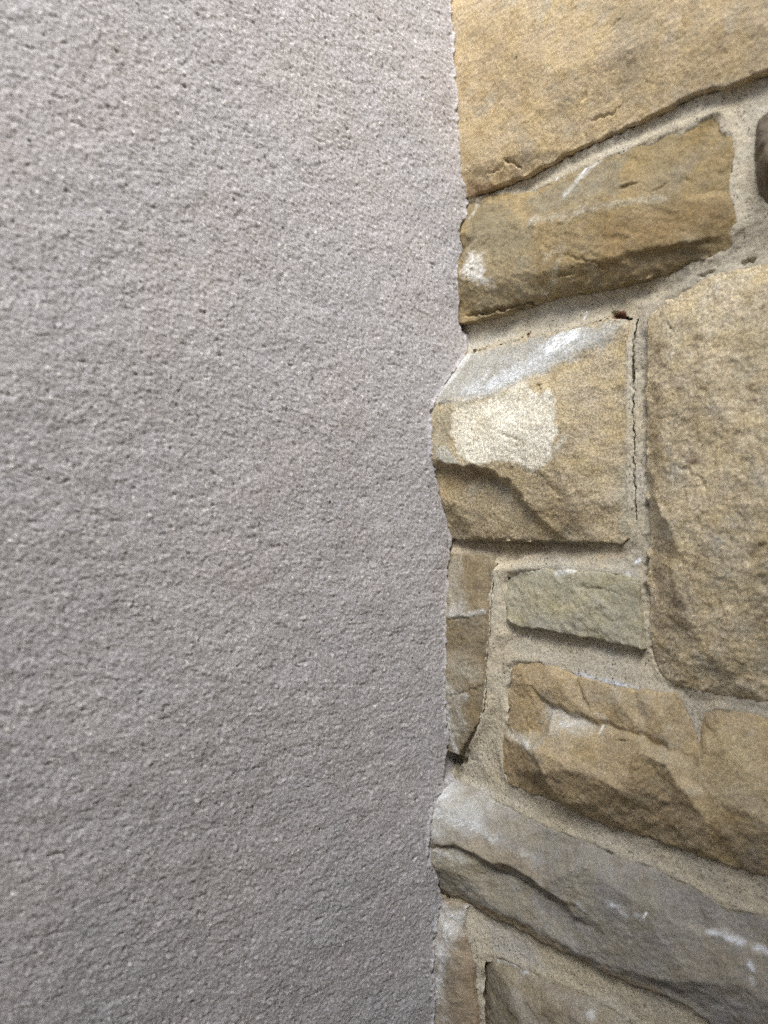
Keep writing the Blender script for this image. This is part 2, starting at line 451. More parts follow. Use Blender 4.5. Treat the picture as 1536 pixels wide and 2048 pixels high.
def paint(colr, u, v, patches, lines, seed, hfun, high=None):
    """stains, deposits, mineral tints, plus some shade and skylight put into the colour"""
    a, b = u / MM, v / MM
    for k, (poly, rgb, soft, op, brk) in enumerate(patches):
        pl = [on_face(q, hfun)[:2] for q in poly]
        lo = np.min(pl, 0) - .02; hi = np.max(pl, 0) + .02
        m = (u > lo[0]) & (u < hi[0]) & (v > lo[1]) & (v < hi[1])
        if not m.any(): continue
        uu, vv, aa, bb = u[m], v[m], a[m], b[m]
        d = poly_sd(uu, vv, pl) / MM
        nz = fbm(aa / 6, bb / 6, seed + 60 + k, 5, 0.65) * 4.0
        mask = sstep(-soft * 1.3, soft * 1.3, d + nz * min(1.6, soft * .75 + .1)) * op
        br = sstep(-0.22, 0.28, fbm(aa / 2.2, bb / 2.2, seed + 90 + k, 4, 0.7))
        if high is not None and brk > .25: br = br * sstep(-.6, .4, high[m]) * 1.4
        mask = np.clip(mask * (1 - brk + brk * br), 0, 1)
        colr[m] = colr[m] * (1 - mask[:, None]) + lin(*rgb) * mask[:, None]
    for k, (pts, rgb, wid, op, brk) in enumerate(lines):
        if brk > .15: wid, op, brk = wid * 1.15, op * .97, min(.8, brk + .06)
        pl = [on_face(q, hfun)[:2] for q in pts]
        lo = np.min(pl, 0) - .012; hi = np.max(pl, 0) + .012
        m = (u > lo[0]) & (u < hi[0]) & (v > lo[1]) & (v < hi[1])
        if not m.any(): continue
        uu, vv, aa, bb = u[m], v[m], a[m], b[m]
        if brk > .15:
            wu = uu + fbm(aa / 4, bb / 4, seed + 140 + k, 3) * wid * MM * 1.2; wv = vv + fbm(aa / 4, bb / 4, seed + 145 + k, 3) * wid * MM * 1.2
        else: wu, wv = uu, vv
        d = line_d(wu, wv, pl) / MM
        mask = np.exp(-(d / (wid * .75)) ** 2) if brk > .15 else 1 - sstep(wid * .5, wid * .8, d)
        t = np.array(pl[-1]) - np.array(pl[0]); t = t / (np.linalg.norm(t) + 1e-9)
        al = aa * t[0] + bb * t[1]; ac = -aa * t[1] + bb * t[0]
        br = sstep(-0.25, 0.3, fbm(al / 3.2, ac / .9, seed + 160 + k, 4, 0.7) + .25 * perlin(aa / .8, bb / .8, seed + 167))
        if high is not None and brk > .15: br = br * sstep(-.5, .5, high[m]) * 1.6
        mask = np.clip(mask * (1 - brk + 1.5 * brk * br), 0, 1) * op
        colr[m] = colr[m] * (1 - mask[:, None]) + lin(*rgb) * mask[:, None]
    return colr

def carve_h(h, u, v, carves, seed):
    a, b = u / MM, v / MM
    for k, (pts, wid, dep) in enumerate(carves):
        pl = [(p[0], p[1]) for p in (K(q) for q in pts)]
        lo = np.min(pl, 0) - .008; hi = np.max(pl, 0) + .008
        m = (u > lo[0]) & (u < hi[0]) & (v > lo[1]) & (v < hi[1])
        if not m.any(): continue
        wu = u[m] + perlin(a[m] / 3, b[m] / 3, seed + k) * 0.0009 + perlin(a[m] / 1.1, b[m] / 1.1, seed + k + 3) * 0.0002
        wv = v[m] + perlin(a[m] / 3, b[m] / 3, seed + k + 9) * 0.0009 + perlin(a[m] / 1.1, b[m] / 1.1, seed + k + 5) * 0.0002
        d, t = line_dt(wu, wv, pl); d = d / MM
        tp = np.clip(np.minimum(t, 1 - t) * 5, .0, 1) ** .6 if dep < 3 else 1.0
        w = (0.25 + 0.75 * tp) * wid * (0.95 + 0.5 * perlin(a[m] / 6, b[m] / 6, seed + 31 + k))
        h[m] -= (1 - sstep(w * 0.3, w, d)) * (dep if wid > 1.0 or dep < 3 else .5) * tp * MM
    return h

def open_crack(u, v, carves, seed, g):
    """points that fall into a crack stay open, down to the dark behind"""
    a, b = u / MM, v / MM; gone = np.zeros(u.shape, bool)
    for k, (pts, wid, dep) in enumerate(carves):
        if wid > 1.0 or dep < 3.0: continue
        pl = [(p[0], p[1]) for p in (K(q) for q in pts)]
        lo = np.min(pl, 0) - .008; hi = np.max(pl, 0) + .008
        m = (u > lo[0]) & (u < hi[0]) & (v > lo[1]) & (v < hi[1])
        if not m.any(): continue
        wu = u[m] + perlin(a[m] / 3, b[m] / 3, seed + k) * 0.0009 + perlin(a[m] / 1.1, b[m] / 1.1, seed + k + 3) * 0.0002
        wv = v[m] + perlin(a[m] / 3, b[m] / 3, seed + k + 9) * 0.0009 + perlin(a[m] / 1.1, b[m] / 1.1, seed + k + 5) * 0.0002
        d, t = line_dt(wu, wv, pl)
        gone[m] |= d < .00017 * (.75 + 1.8 * perlin(a[m] / 9, b[m] / 6, seed + 51))
    return gone

def warp_edge(u, v, seed, amt):
    a, b = u / MM, v / MM
    return (u + (perlin(a / 7, b / 7, seed) * amt + perlin(a / 3.4, b / 3.4, seed + 1) * amt * .3) * MM,
            v + (perlin(a / 7, b / 7, seed + 2) * amt + perlin(a / 3.4, b / 3.4, seed + 3) * amt * .3) * MM)

def build_stone(s, k, parent):
    seed = 1000 + 53 * k; g = s['g']
    ol = s['outline']; A = np.array([(p[0], p[1]) for p in ol])
    lo, hi = A.min(0) - 3 * g - .001, A.max(0) + 3 * g + .001
    gu, gv = np.meshgrid(np.arange(lo[0], hi[0], g), np.arange(lo[1], hi[1], g))
    a, b = gu / MM, gv / MM
    wu, wv = warp_edge(gu, gv, seed, s['warp'] * 0.7)
    sd = poly_sd(wu, wv, A)
    # control heights
    pts = list(ol); cons = [(i, (i + 1) % len(ol)) for i in range(len(ol))]
    for c in s['creases']:
        i0 = len(pts); pts += c; cons += [(i0 + i, i0 + i + 1) for i in range(len(c) - 1)]
    pts += s['points']
    wu2, wv2 = warp_edge(gu, gv, seed + 20, s['warp'])
    h = tri_heights(pts, cons, wu2, wv2)
    h = blur(h, max(0.7, 0.0006 / g))
    cs = s['chip_size']
    xa, xb = a + fbm(a / 8, b / 8, seed + 30, 3) * 5, b + fbm(a / 8, b / 8, seed + 33, 3) * 5
    f1 = facets(xa / cs, xb / cs, seed + 5) * 0.9 + facets(xa / (cs * .42), xb / (cs * .42), seed + 6) * 0.35
    f1 = blur(f1, max(0.7, 0.0005 / g))
    r1 = fbm(a / 16, b / 16, seed + 8, 3) * 1.6 + fbm(a / 3.5, b / 3.5, seed + 12, 4, 0.6) * 0.55
    h = h + (f1 * s['chip'] * 1.35 + r1 * s['rough'] * .8) * MM
    if s['ledge']:          # thin split layers: flat treads with sharp little risers
        th = math.radians(s['ledge_dir']); ca, sa = math.cos(th), math.sin(th)
        al = a * ca + b * sa; ac = -a * sa + b * ca
        q = fbm(al / 22, ac / 9, seed + 45, 4, .5) * 2.2 + ac / 30
        fr = q - np.floor(q)
        stp = np.floor(q) + sstep(.0, .05, fr) - q
        msk = sstep(-.1, .3, fbm(a / 19, b / 19, seed + 49, 2))
        h += blur(stp, .6) * msk * s['ledge'] * 1.25 * MM
    if s['streak']:
        ang, ln, wd, am = s['streak']; ca, sa = math.cos(math.radians(ang)), math.sin(math.radians(ang))
        al = a * ca + b * sa; ac = -a * sa + b * ca
        h += fbm(al / ln, ac / wd, seed + 40, 3, 0.6) * am * MM
    h += (perlin(a / 0.9, b / 0.9, seed + 15) * 0.7 + perlin(a / 1.9, b / 1.9, seed + 16)) * s['grain'] * MM
    h = carve_h(h, gu, gv, s['carve'], seed + 200)
    r = s['rnd'] * .7 * (1 + 0.7 * perlin(a / 9, b / 9, seed + 18)) * MM
    e = np.clip(1 - np.clip(sd, 0, 1) / r, 0, 1)
    h -= (1 - np.sqrt(np.clip(1 - e * e, 0, 1))) * s['drop'] * .6 * MM
    hb = min(p[2] for p in pts) - 0.014
    # points just outside are drawn in to the rim and sunk into the bed
    gyv, gxu = np.gradient(sd, g)
    nrm = np.sqrt(gxu ** 2 + gyv ** 2) + 1e-9
    rim = np.abs(sd) <= 0.75 * g; outm = sd < -0.75 * g
    mv = np.where(rim | outm, np.clip(-sd, -g, 2.6 * g), 0) - np.where(outm, .00012, 0)
    X = gu + mv * gxu / nrm; Z = gv + mv * gyv / nrm
    hfin = h.copy()
    h = np.where(outm, hb, h)
    keep = sd > -2.3 * g
    base = lin(*s['color'])
    lowf = fbm(a / 28, b / 28, seed + 70, 4, 0.6); mid = fbm(a / 6, b / 6, seed + 75, 4, 0.65); iron = fbm(a / 17, b / 13, seed + 79, 4, .6)
    colr = base[None, None, :] * (1 + s['vary'] * (1.6 * lowf + 1.1 * mid))[..., None]
    colr = colr * (1 + np.clip(iron, -.6, .6)[..., None] * np.array((0.05, 0.0, -0.22)))
    gy = sstep(.05, .5, fbm(a / 21, b / 24, seed + 83, 5, .65))[..., None] * .45
    colr = colr * (1 - gy) + (colr.mean(-1, keepdims=True) * np.array((.98, .95, .82))) * gy
    dk = sstep(.12, .5, fbm(a / 3.1, b / 3.8, seed + 87, 4, .7))[..., None]
    colr = colr * (1 - dk * np.array((.16, .20, .24)))
    colr = paint(colr, gu, gv, s['patches'], s['lines'], seed,
                 lambda pu, pv: hfin[min(max(int((pv - lo[1]) / g), 0), gu.shape[0] - 1), min(max(int((pu - lo[0]) / g), 0), gu.shape[1] - 1)],
                 (hfin - blur(hfin, .0016 / g)) / (.22 * MM))
    ob = grid_mesh('stone', X, -h, Z + CAMZ, keep, np.clip(colr * np.array((1.06, 1.08, 1.06)), 0.01, 0.95), M_STONE, parent, s['coarse'])
    if s['label']: ob['label'] = s['label']
    return ob

WHITE = (222, 220, 214); PALE = (196, 190, 176); GREY = (140, 130, 108)
# big smooth-faced block at the top
stone([(903, -160), (905, 0), (911, 130), (918, 260), (926, 340), (934, 392),
       (960, 387, 2), (1010, 366, 3), (1080, 338, 4), (1150, 300, 4.5), (1180, 287, 5), (1260, 250, 6), (1330, 216, 7), (1400, 182, 7.5), (1440, 176, 8),
       (1490, 158, 8), (1536, 138, 8), ('U', .255, .176, 8), ('U', .258, .30, 9), ('U', .24, .36, 10), ('U', .10, .362, 10)],
      points=[(1100, 150, 11.5), (1300, 80, 11), (1050, 300, 8), (960, 330, 7), (1450, 60, 10.5), ('U', .12, .27, 11)],
      color=(192, 164, 112), rough=0.28, chip=0.22, chip_size=20, rnd=1.2, drop=1.2, vary=0.13, grain=0.20,
      patches=[([(935, 395), (934, 360), (965, 365), (1000, 372), (975, 388)], (142, 104, 56), 1.2, .8, .3),
               ([(1230, 10), (1320, 0), (1300, 130), (1250, 200), (1215, 100)], (150, 132, 100), 5, .6, .3),
               ([(950, 40), (1120, 60), (1060, 200), (960, 190)], (168, 140, 92), 5, .5, .3)],
      carve=[([(1218, 60, 11), (1250, 28, 11)], .7, .8), ([(1170, 240, 9), (1225, 222, 9), (1246, 198, 9)], .8, 1.0),
             ([(1003, 318, 8), (1022, 322, 8), (1036, 336, 8)], 1.0, 1.6), ([(966, 345, 7), (1000, 338, 7), (1006, 320, 8)], .7, .9),
             ([(1158, 200, 10), (1172, 182, 10)], 1.6, .7), ([(1030, 122, 10), (1038, 116, 10)], 1.5, .8)],
      coarse=0.5, ledge=0.22, label='large smooth tan block at the top of the wall')
# ochre block under it, with grey smears
stone([(940, 400), (933, 436), (926, 462), (930, 491), (932, 509), (917, 541), (923, 600), (922, 646),
       (960, 640, 4), (1009, 626, 5), (1060, 607, 6), (1109, 592, 6), (1232, 573, 6), (1342, 547, 6), (1383, 526, 6), (1447, 510, 6), (1468, 492, 6),
       (1462, 466, 7), (1475, 446, 8), (1469, 424, 8), (1457, 387, 7), (1468, 310, 6), (1466, 272, 5), (1450, 228, 3), (1433, 227, 3),
       (1351, 261, 3), (1273, 292, 3), (1200, 321, 2.5), (1128, 353, 2), (1064, 384, 1), (1010, 388, 0), (965, 394, -1)],
      creases=[[(960, 470, 8), (1050, 455, 10), (1110, 430, 11.5), (1173, 412, 12), (1260, 402, 12), (1346, 396, 11.5), (1442, 394, 10)],
               [(1320, 498, 12.5), (1375, 482, 12.5), (1456, 463, 10)], [(1325, 506, 10), (1375, 491, 9.5), (1452, 471, 7.5)],
               [(950, 560, 10.5), (1090, 540, 13), (1240, 510, 13.5), (1320, 496, 12.5)]],
      points=[(1010, 600, 8), (1110, 575, 9), (1240, 555, 9), (1340, 530, 8), (1100, 500, 13), (1300, 450, 13)],
      color=(152, 127, 74), rough=0.42, chip=0.36, chip_size=13, rnd=1.0, drop=0.9, vary=0.12, streak=(-28, 14, 2.5, .3),
      patches=[([(942, 402), (1000, 405), (1040, 440), (1060, 480), (1000, 520), (940, 500), (936, 440)], (122, 112, 84), 4, .75, .3),
               ([(1050, 400), (1120, 360), (1190, 330), (1260, 300), (1230, 380), (1120, 425), (1060, 430)], (132, 122, 96), 3, .75, .3),
               ([(1290, 290), (1360, 265), (1360, 420), (1280, 400)], (148, 128, 84), 4, .6, .3),
               ([(940, 480), (1060, 480), (1090, 600), (960, 640), (930, 600)], (158, 142, 104), 5, .6, .4),
               ([(919, 538), (944, 508), (966, 512), (968, 556), (990, 574), (960, 568), (930, 552)], WHITE, 2.4, .8, .45),
               ([(1215, 440), (1420, 400), (1470, 430), (1330, 490), (1200, 540)], (150, 116, 58), 5, .6, .2)],
      lines=[([(1165, 420), (1230, 408), (1280, 400), (1330, 398)], (186, 176, 150), 1.8, .55, .5),
             ([(1060, 440), (1110, 435), (1150, 430), (1175, 415)], (190, 182, 160), 2.0, .55, .6),
             ([(1130, 388), (1160, 352), (1195, 322)], (205, 205, 200), 2.0, .75, .5),
             ([(1165, 343), (1170, 338)], (235, 235, 235), 1.1, 1, 0), ([(1108, 361), (1112, 358)], (235, 235, 235), .9, 1, 0),
             ([(936, 440), (942, 430), (955, 405)], (205, 200, 190), 1.5, .7, .5),
             ([(1090, 515), (1130, 490), (1110, 560), (1085, 590)], (190, 180, 155), 2.2, .5, .6)],
      carve=[([(1118, 508, 13), (1150, 518, 13), (1195, 525, 13), (1215, 545, 10)], .7, .8), ([(1236, 378, 9), (1278, 364, 9)], .9, 1.2),
             ([(1300, 392, 9), (1335, 370, 9)], .6, .8), ([(926, 634), (1005, 617, 6.5), (1060, 603, 7), (1130, 587, 7)], 1.6, 2.6),
             ([(1370, 360, 8), (1390, 366, 8)], .6, .6), ([(1110, 554, 11), (1150, 548, 11)], .7, .8)],
      coarse=0.55, ledge=0.5, ledge_dir=-8, label='ochre block with grey and white smears below the big top block')
# dark rounded stone at the right edge
stone([(1512, 240, 8), (1536, 216, 7), ('U', .262, .165, 8), ('U', .266, .118, 8), (1560, 416, 7), (1530, 408, 8), (1516, 388, 8), (1506, 330, 8)],
      points=[(1540, 320, 17), ('U', .23, .14, 18)], color=(112, 96, 70), rough=0.9, chip=0.8, chip_size=9, rnd=3, drop=5,
      label='dark brown stone cut off by the right edge')
# left block with the white patch
stone([(935, 703), (905, 748), (868, 803), (862, 840), (864, 905), (873, 940), (880, 985), (898, 1045), (905, 1079),
       (960, 1079, 17), (1040, 1081, 16), (1130, 1083, 14), (1200, 1085, 11), (1240, 1088, 10), (1260, 1078, 9),
       (1256, 1000, 8), (1257, 930, 7), (1255, 860, 7), (1253, 780, 6), (1254, 700, 5), (1260, 655, 4), (1256, 640, 3), (1210, 640, 2), (1160, 655, 2), (1100, 668, 1.5), (1060, 674, 1), (1000, 690, .5)],
      creases=[[(872, 806), (930, 800, 26), (1000, 782, 23), (1075, 752, 19), (1130, 720, 15), (1190, 680, 9), (1240, 650, 5)],
               [(866, 905), (880, 920, 29), (900, 931, 29), (955, 932, 28), (985, 941, 27), (1020, 962, 25), (1060, 1010, 22), (1095, 1048, 19), (1125, 1080, 13)],
               [(872, 938), (905, 940, 22), (955, 942, 20), (985, 952, 18.8), (1014, 970, 18), (1050, 1017, 17), (1086, 1056, 15.5), (1112, 1080, 13)],
               [(1060, 940, 24), (1150, 1010, 18), (1175, 1060, 13)], [(1058, 768, 22), (1105, 790, 23), (1112, 840, 23.5), (1104, 900, 24), (1070, 936, 24.5)]],
      points=[(950, 1020, 20.5), (1000, 1060, 18), (910, 1010, 22), (1000, 860, 27), (1180, 860, 14.5), (1180, 760, 12.5), (960, 740, 14), (1060, 715, 9)],
      color=(178, 156, 112), rough=0.38, chip=0.30, chip_size=12, rnd=1.0, drop=0.8, vary=0.09, grain=0.26,
      patches=[([(935, 705), (1060, 676), (1240, 640), (1262, 645), (1200, 690), (1090, 745), (1000, 785), (930, 806), (868, 812), (868, 800), (905, 745)], (150, 149, 142), 3, .9, .15),  # cool skylight on the upward bevel, put into the stone colour
               ([(913, 812), (950, 808), (1005, 788), (1050, 764), (1064, 780), (1082, 791), (1097, 776), (1113, 798), (1109, 836), (1114, 858), (1105, 902), (1110, 914), (1094, 927), (1062, 943), (1040, 927), (995, 921), (955, 930), (918, 908), (904, 872), (906, 830)], (228, 218, 192), .7, .96, .2),
               ([(905, 805), (1000, 782), (1053, 760), (1085, 772), (1060, 785), (1000, 806), (915, 832)], (186, 170, 132), 2.5, .6, .6), ([(940, 822), (985, 825), (990, 875), (945, 880)], (206, 190, 150), 4, .55, .3), ([(903, 800), (930, 800), (922, 905), (903, 880)], (190, 172, 132), 3, .5, .5), ([(990, 790), (1050, 765), (1060, 800), (1000, 815)], (200, 188, 156), 4, .4, .5),
               ([(866, 815), (905, 812), (900, 900), (870, 900)], (160, 148, 118), 3, .8, .3),
               ([(872, 897), (905, 894), (915, 925), (900, 930), (880, 922)], (176, 176, 166), 1.5, .85, .3),
               ([(880, 945), (960, 950), (930, 980), (885, 990)], (160, 128, 70), 4, .7, .2),
               ([(905, 975), (1040, 1000), (1080, 1070), (920, 1070)], (150, 132, 94), 5, .6, .3),  # lower left facet painted darker, as it lies turned from the light
               ([(1235, 930), (1270, 930), (1270, 1075), (1240, 1070), (1232, 1000)], (172, 160, 128), 1.5, .9, .1),
               ([(1100, 985), (1180, 1040), (1140, 1070), (1080, 1030)], (156, 128, 88), 5, .4, .4)],
      lines=[([(940, 782), (1000, 760), (1050, 735), (1090, 700), (1120, 680), (1152, 660)], (190, 193, 196), 6.5, .65, .4),
             ([(1095, 698), (1125, 680), (1152, 662)], (226, 228, 230), 4.6, .8, .35),
             ([(985, 770), (1040, 745), (1110, 722), (1180, 672)], (200, 202, 200), 3.0, .5, .6),
             ([(866, 806), (900, 762), (936, 706)], (206, 206, 202), 2.2, .75, .35),
             ([(864, 890), (862, 840), (868, 808)], (186, 180, 164), 2.0, .6, .4),
             ([(1110, 900), (1128, 875)], (218, 208, 180), 1.4, .7, .3)],
      carve=[([(1078, 770, 20), (1084, 785, 20)], 1.8, 1.6), ([(1000, 868, 27), (1048, 886, 25)], .6, .5)],
      coarse=0.95, ledge=0.35, ledge_dir=-50, label='tan corner block with a bare cream patch on its face')
# tall rough block at the right
stone([(1294, 660, 6.5), (1296, 637, 6), (1328, 606, 5.5), (1360, 583, 5.5), (1406, 557, 6), (1483, 538, 7), (1536, 528, 7), ('U', .296, .098, 8), ('U', .30, .0, 9), ('U', .296, -.077, 9),
       (1536, 1405, 12), (1428, 1388, 12), (1355, 1370, 11), (1328, 1352, 10), (1314, 1328, 9), (1304, 1291, 9), (1301, 1214, 9), (1301, 1051, 8), (1297, 960, 7), (1295, 846, 8), (1294, 720, 7)],
      creases=[[(1302, 990, 11), (1322, 1030, 17), (1343, 1060, 19), (1355, 1100, 19), (1346, 1160, 18), (1352, 1205, 18), (1385, 1250, 18), (1395, 1310, 16), (1360, 1362, 13)],
               [(1310, 1000, 11), (1335, 1062, 14), (1345, 1110, 14.5), (1338, 1170, 14), (1340, 1230, 14)],
               [(1330, 645, 8.5), (1400, 600, 9.5), (1536, 565, 11), ('U', .25, .09, 12)],
               [(1325, 670, 9.5), (1318, 760, 11), (1316, 880, 13), (1309, 960, 13)]],
      points=[(1420, 760, 18), (1480, 900, 20), (1420, 1000, 20), (1500, 1150, 21), (1430, 1180, 19), (1320, 1280, 12), (1450, 1330, 18), (1500, 680, 16), ('U', .24, 0, 22), ('U', .28, -.03, 18), ('U', .28, .05, 18)],
      color=(196, 173, 126), rough=0.85, chip=0.42, chip_size=10, rnd=1.1, drop=0.9, vary=0.13, grain=0.30,
      patches=[([(1372, 912), (1390, 906), (1398, 922), (1380, 934)], (98, 74, 56), 1.2, .8, .4),
               ([(1345, 1190), (1366, 1185), (1382, 1212), (1375, 1228), (1352, 1208)], (92, 72, 58), 1.6, .85, .4),
               ([(1480, 720), (1495, 712), (1500, 760), (1484, 770)], (206, 192, 156), 1.6, .7, .4),
               ([(1445, 1090), (1475, 1080), (1480, 1150), (1450, 1160)], (200, 186, 150), 2.5, .6, .5),
               ([(1300, 640), (1340, 610), (1330, 1000), (1300, 980)], (150, 128, 84), 4, .6, .3),
               ([(1305, 1020), (1345, 1080), (1345, 1180), (1395, 1280), (1350, 1360), (1305, 1280)], (146, 120, 76), 5, .55, .3),  # shade on the steep lower left side, painted in
               ([(1440, 650), (1536, 640), (1536, 760), (1450, 800)], (172, 152, 108), 8, .5, .4)],
      lines=[([(1470, 560), (1500, 548)], (200, 190, 160), 1.6, .5, .4)],
      carve=[([(1326, 640, 11), (1336, 662, 13), (1344, 668, 13)], .8, 1.0), ([(1400, 610, 14), (1420, 640, 15)], .7, .7), ([(1490, 1130, 21), (1536, 1085, 20)], 2.2, 1.2),
             ([(1345, 930, 18), (1390, 950, 19), (1420, 985, 19)], 1.2, .7)],
      coarse=1.0, ledge=0.4, ledge_dir=80, label='tall rough tan block at the right with two dark iron spots')
# thin upright stone beside the stucco
stone([(903, 1108), (899, 1127), (895, 1168), (892, 1238), (893, 1300), (891, 1373), (895, 1442), (900, 1500),
       (918, 1512, 13), (929, 1490, 14), (945, 1468, 14), (967, 1419, 14), (966, 1400, 14), (973, 1355, 14), (972, 1330, 14.5), (980, 1262, 15), (981, 1191, 15), (985, 1127, 15), (981, 1112, 14), (940, 1107, 14)],
      creases=[[(892, 1238), (905, 1234, 20), (940, 1229, 18.5), (975, 1226, 15.5)], [(892, 1246), (905, 1241, 19), (940, 1235, 17.6), (975, 1231, 15.2)],
               [(891, 1370), (905, 1384, 18.5), (940, 1378, 17.5), (972, 1366, 14.5)], [(891, 1377), (905, 1391, 17.8), (940, 1385, 16.8), (970, 1373, 14.2)]],
      points=[(940, 1170, 17), (940, 1300, 17.5), (930, 1440, 16)],
      color=(142, 122, 86), rough=0.35, chip=0.25, chip_size=9, rnd=.9, drop=1.2, vary=.12, streak=(80, 8, 2, .25),
      patches=[([(893, 1120), (925, 1118), (935, 1220), (893, 1230)], (176, 166, 144), 3.5, .75, .5),
               ([(893, 1300), (930, 1290), (965, 1340), (950, 1370), (893, 1370)], (164, 152, 126), 4, .7, .5),
               ([(892, 1380), (925, 1390), (930, 1460), (915, 1500), (897, 1500)], (184, 176, 158), 3, .8, .5),
               ([(965, 1115), (985, 1115), (982, 1220), (962, 1230)], (160, 138, 98), 2, .6, .2),
               ([(925, 1120), (955, 1130), (945, 1190), (920, 1180)], (136, 112, 70), 3, .5, .3)],
      lines=[([(893, 1230), (920, 1231), (945, 1228), (970, 1224)], (214, 210, 200), 1.5, .8, .4), ([(897, 1220), (925, 1215)], (200, 196, 186), 3, .6, .5),
             ([(890, 1362), (900, 1385), (930, 1392)], (206, 200, 188), 2.4, .75, .5), ([(894, 1410), (897, 1440), (905, 1480), (915, 1505)], (214, 212, 206), 1.8, .85, .3),
             ([(900, 1330), (930, 1345), (955, 1350)], (186, 176, 152), 3, .5, .6), ([(898, 1130), (902, 1170), (906, 1210)], (186, 176, 150), 1.5, .6, .5)],
      carve=[([(898, 1392), (925, 1386, 17), (945, 1379, 17), (970, 1368, 14)], .6, .6), ([(893, 1240), (930, 1236, 17), (960, 1232, 16)], .6, .5)],
      coarse=0.65, ledge=0.4, label='narrow upright brown stone squeezed between the stucco and the mortar')
# small greenish grey stone
stone([(1009, 1142, 11), (1070, 1139, 11), (1128, 1139, 11), (1200, 1145, 11), (1240, 1150, 11), (1276, 1158, 10.6), (1279, 1237, 12), (1283, 1299, 13.5),
       (1223, 1286, 14.5), (1170, 1276, 15), (1109, 1264, 15.5), (1034, 1254, 15.5), (1013, 1240, 14.5), (1009, 1190, 12)],
      points=[(1080, 1200, 14), (1180, 1215, 14.5), (1240, 1190, 12), (1100, 1165, 12)],
      color=(168, 157, 122), rough=0.42, chip=0.4, chip_size=8, rnd=1.0, drop=1.2, vary=.08, streak=(-40, 8, 3, .5),
      lines=[([(1016, 1148), (1060, 1146), (1090, 1143)], (186, 184, 168), 2.2, .6, .4), ([(1110, 1146), (1150, 1142)], (225, 225, 222), 1.2, .8, .4)],
      patches=[([(1014, 1150), (1260, 1165), (1260, 1185), (1014, 1168)], (150, 146, 120), 3, .5, .3)],
      carve=[([(1145, 1173, 12), (1200, 1177, 12), (1245, 1188, 11)], .6, .7)],
      coarse=0.6, ledge=0.5, ledge_dir=-35, label='small greenish grey stone set in the mortar')
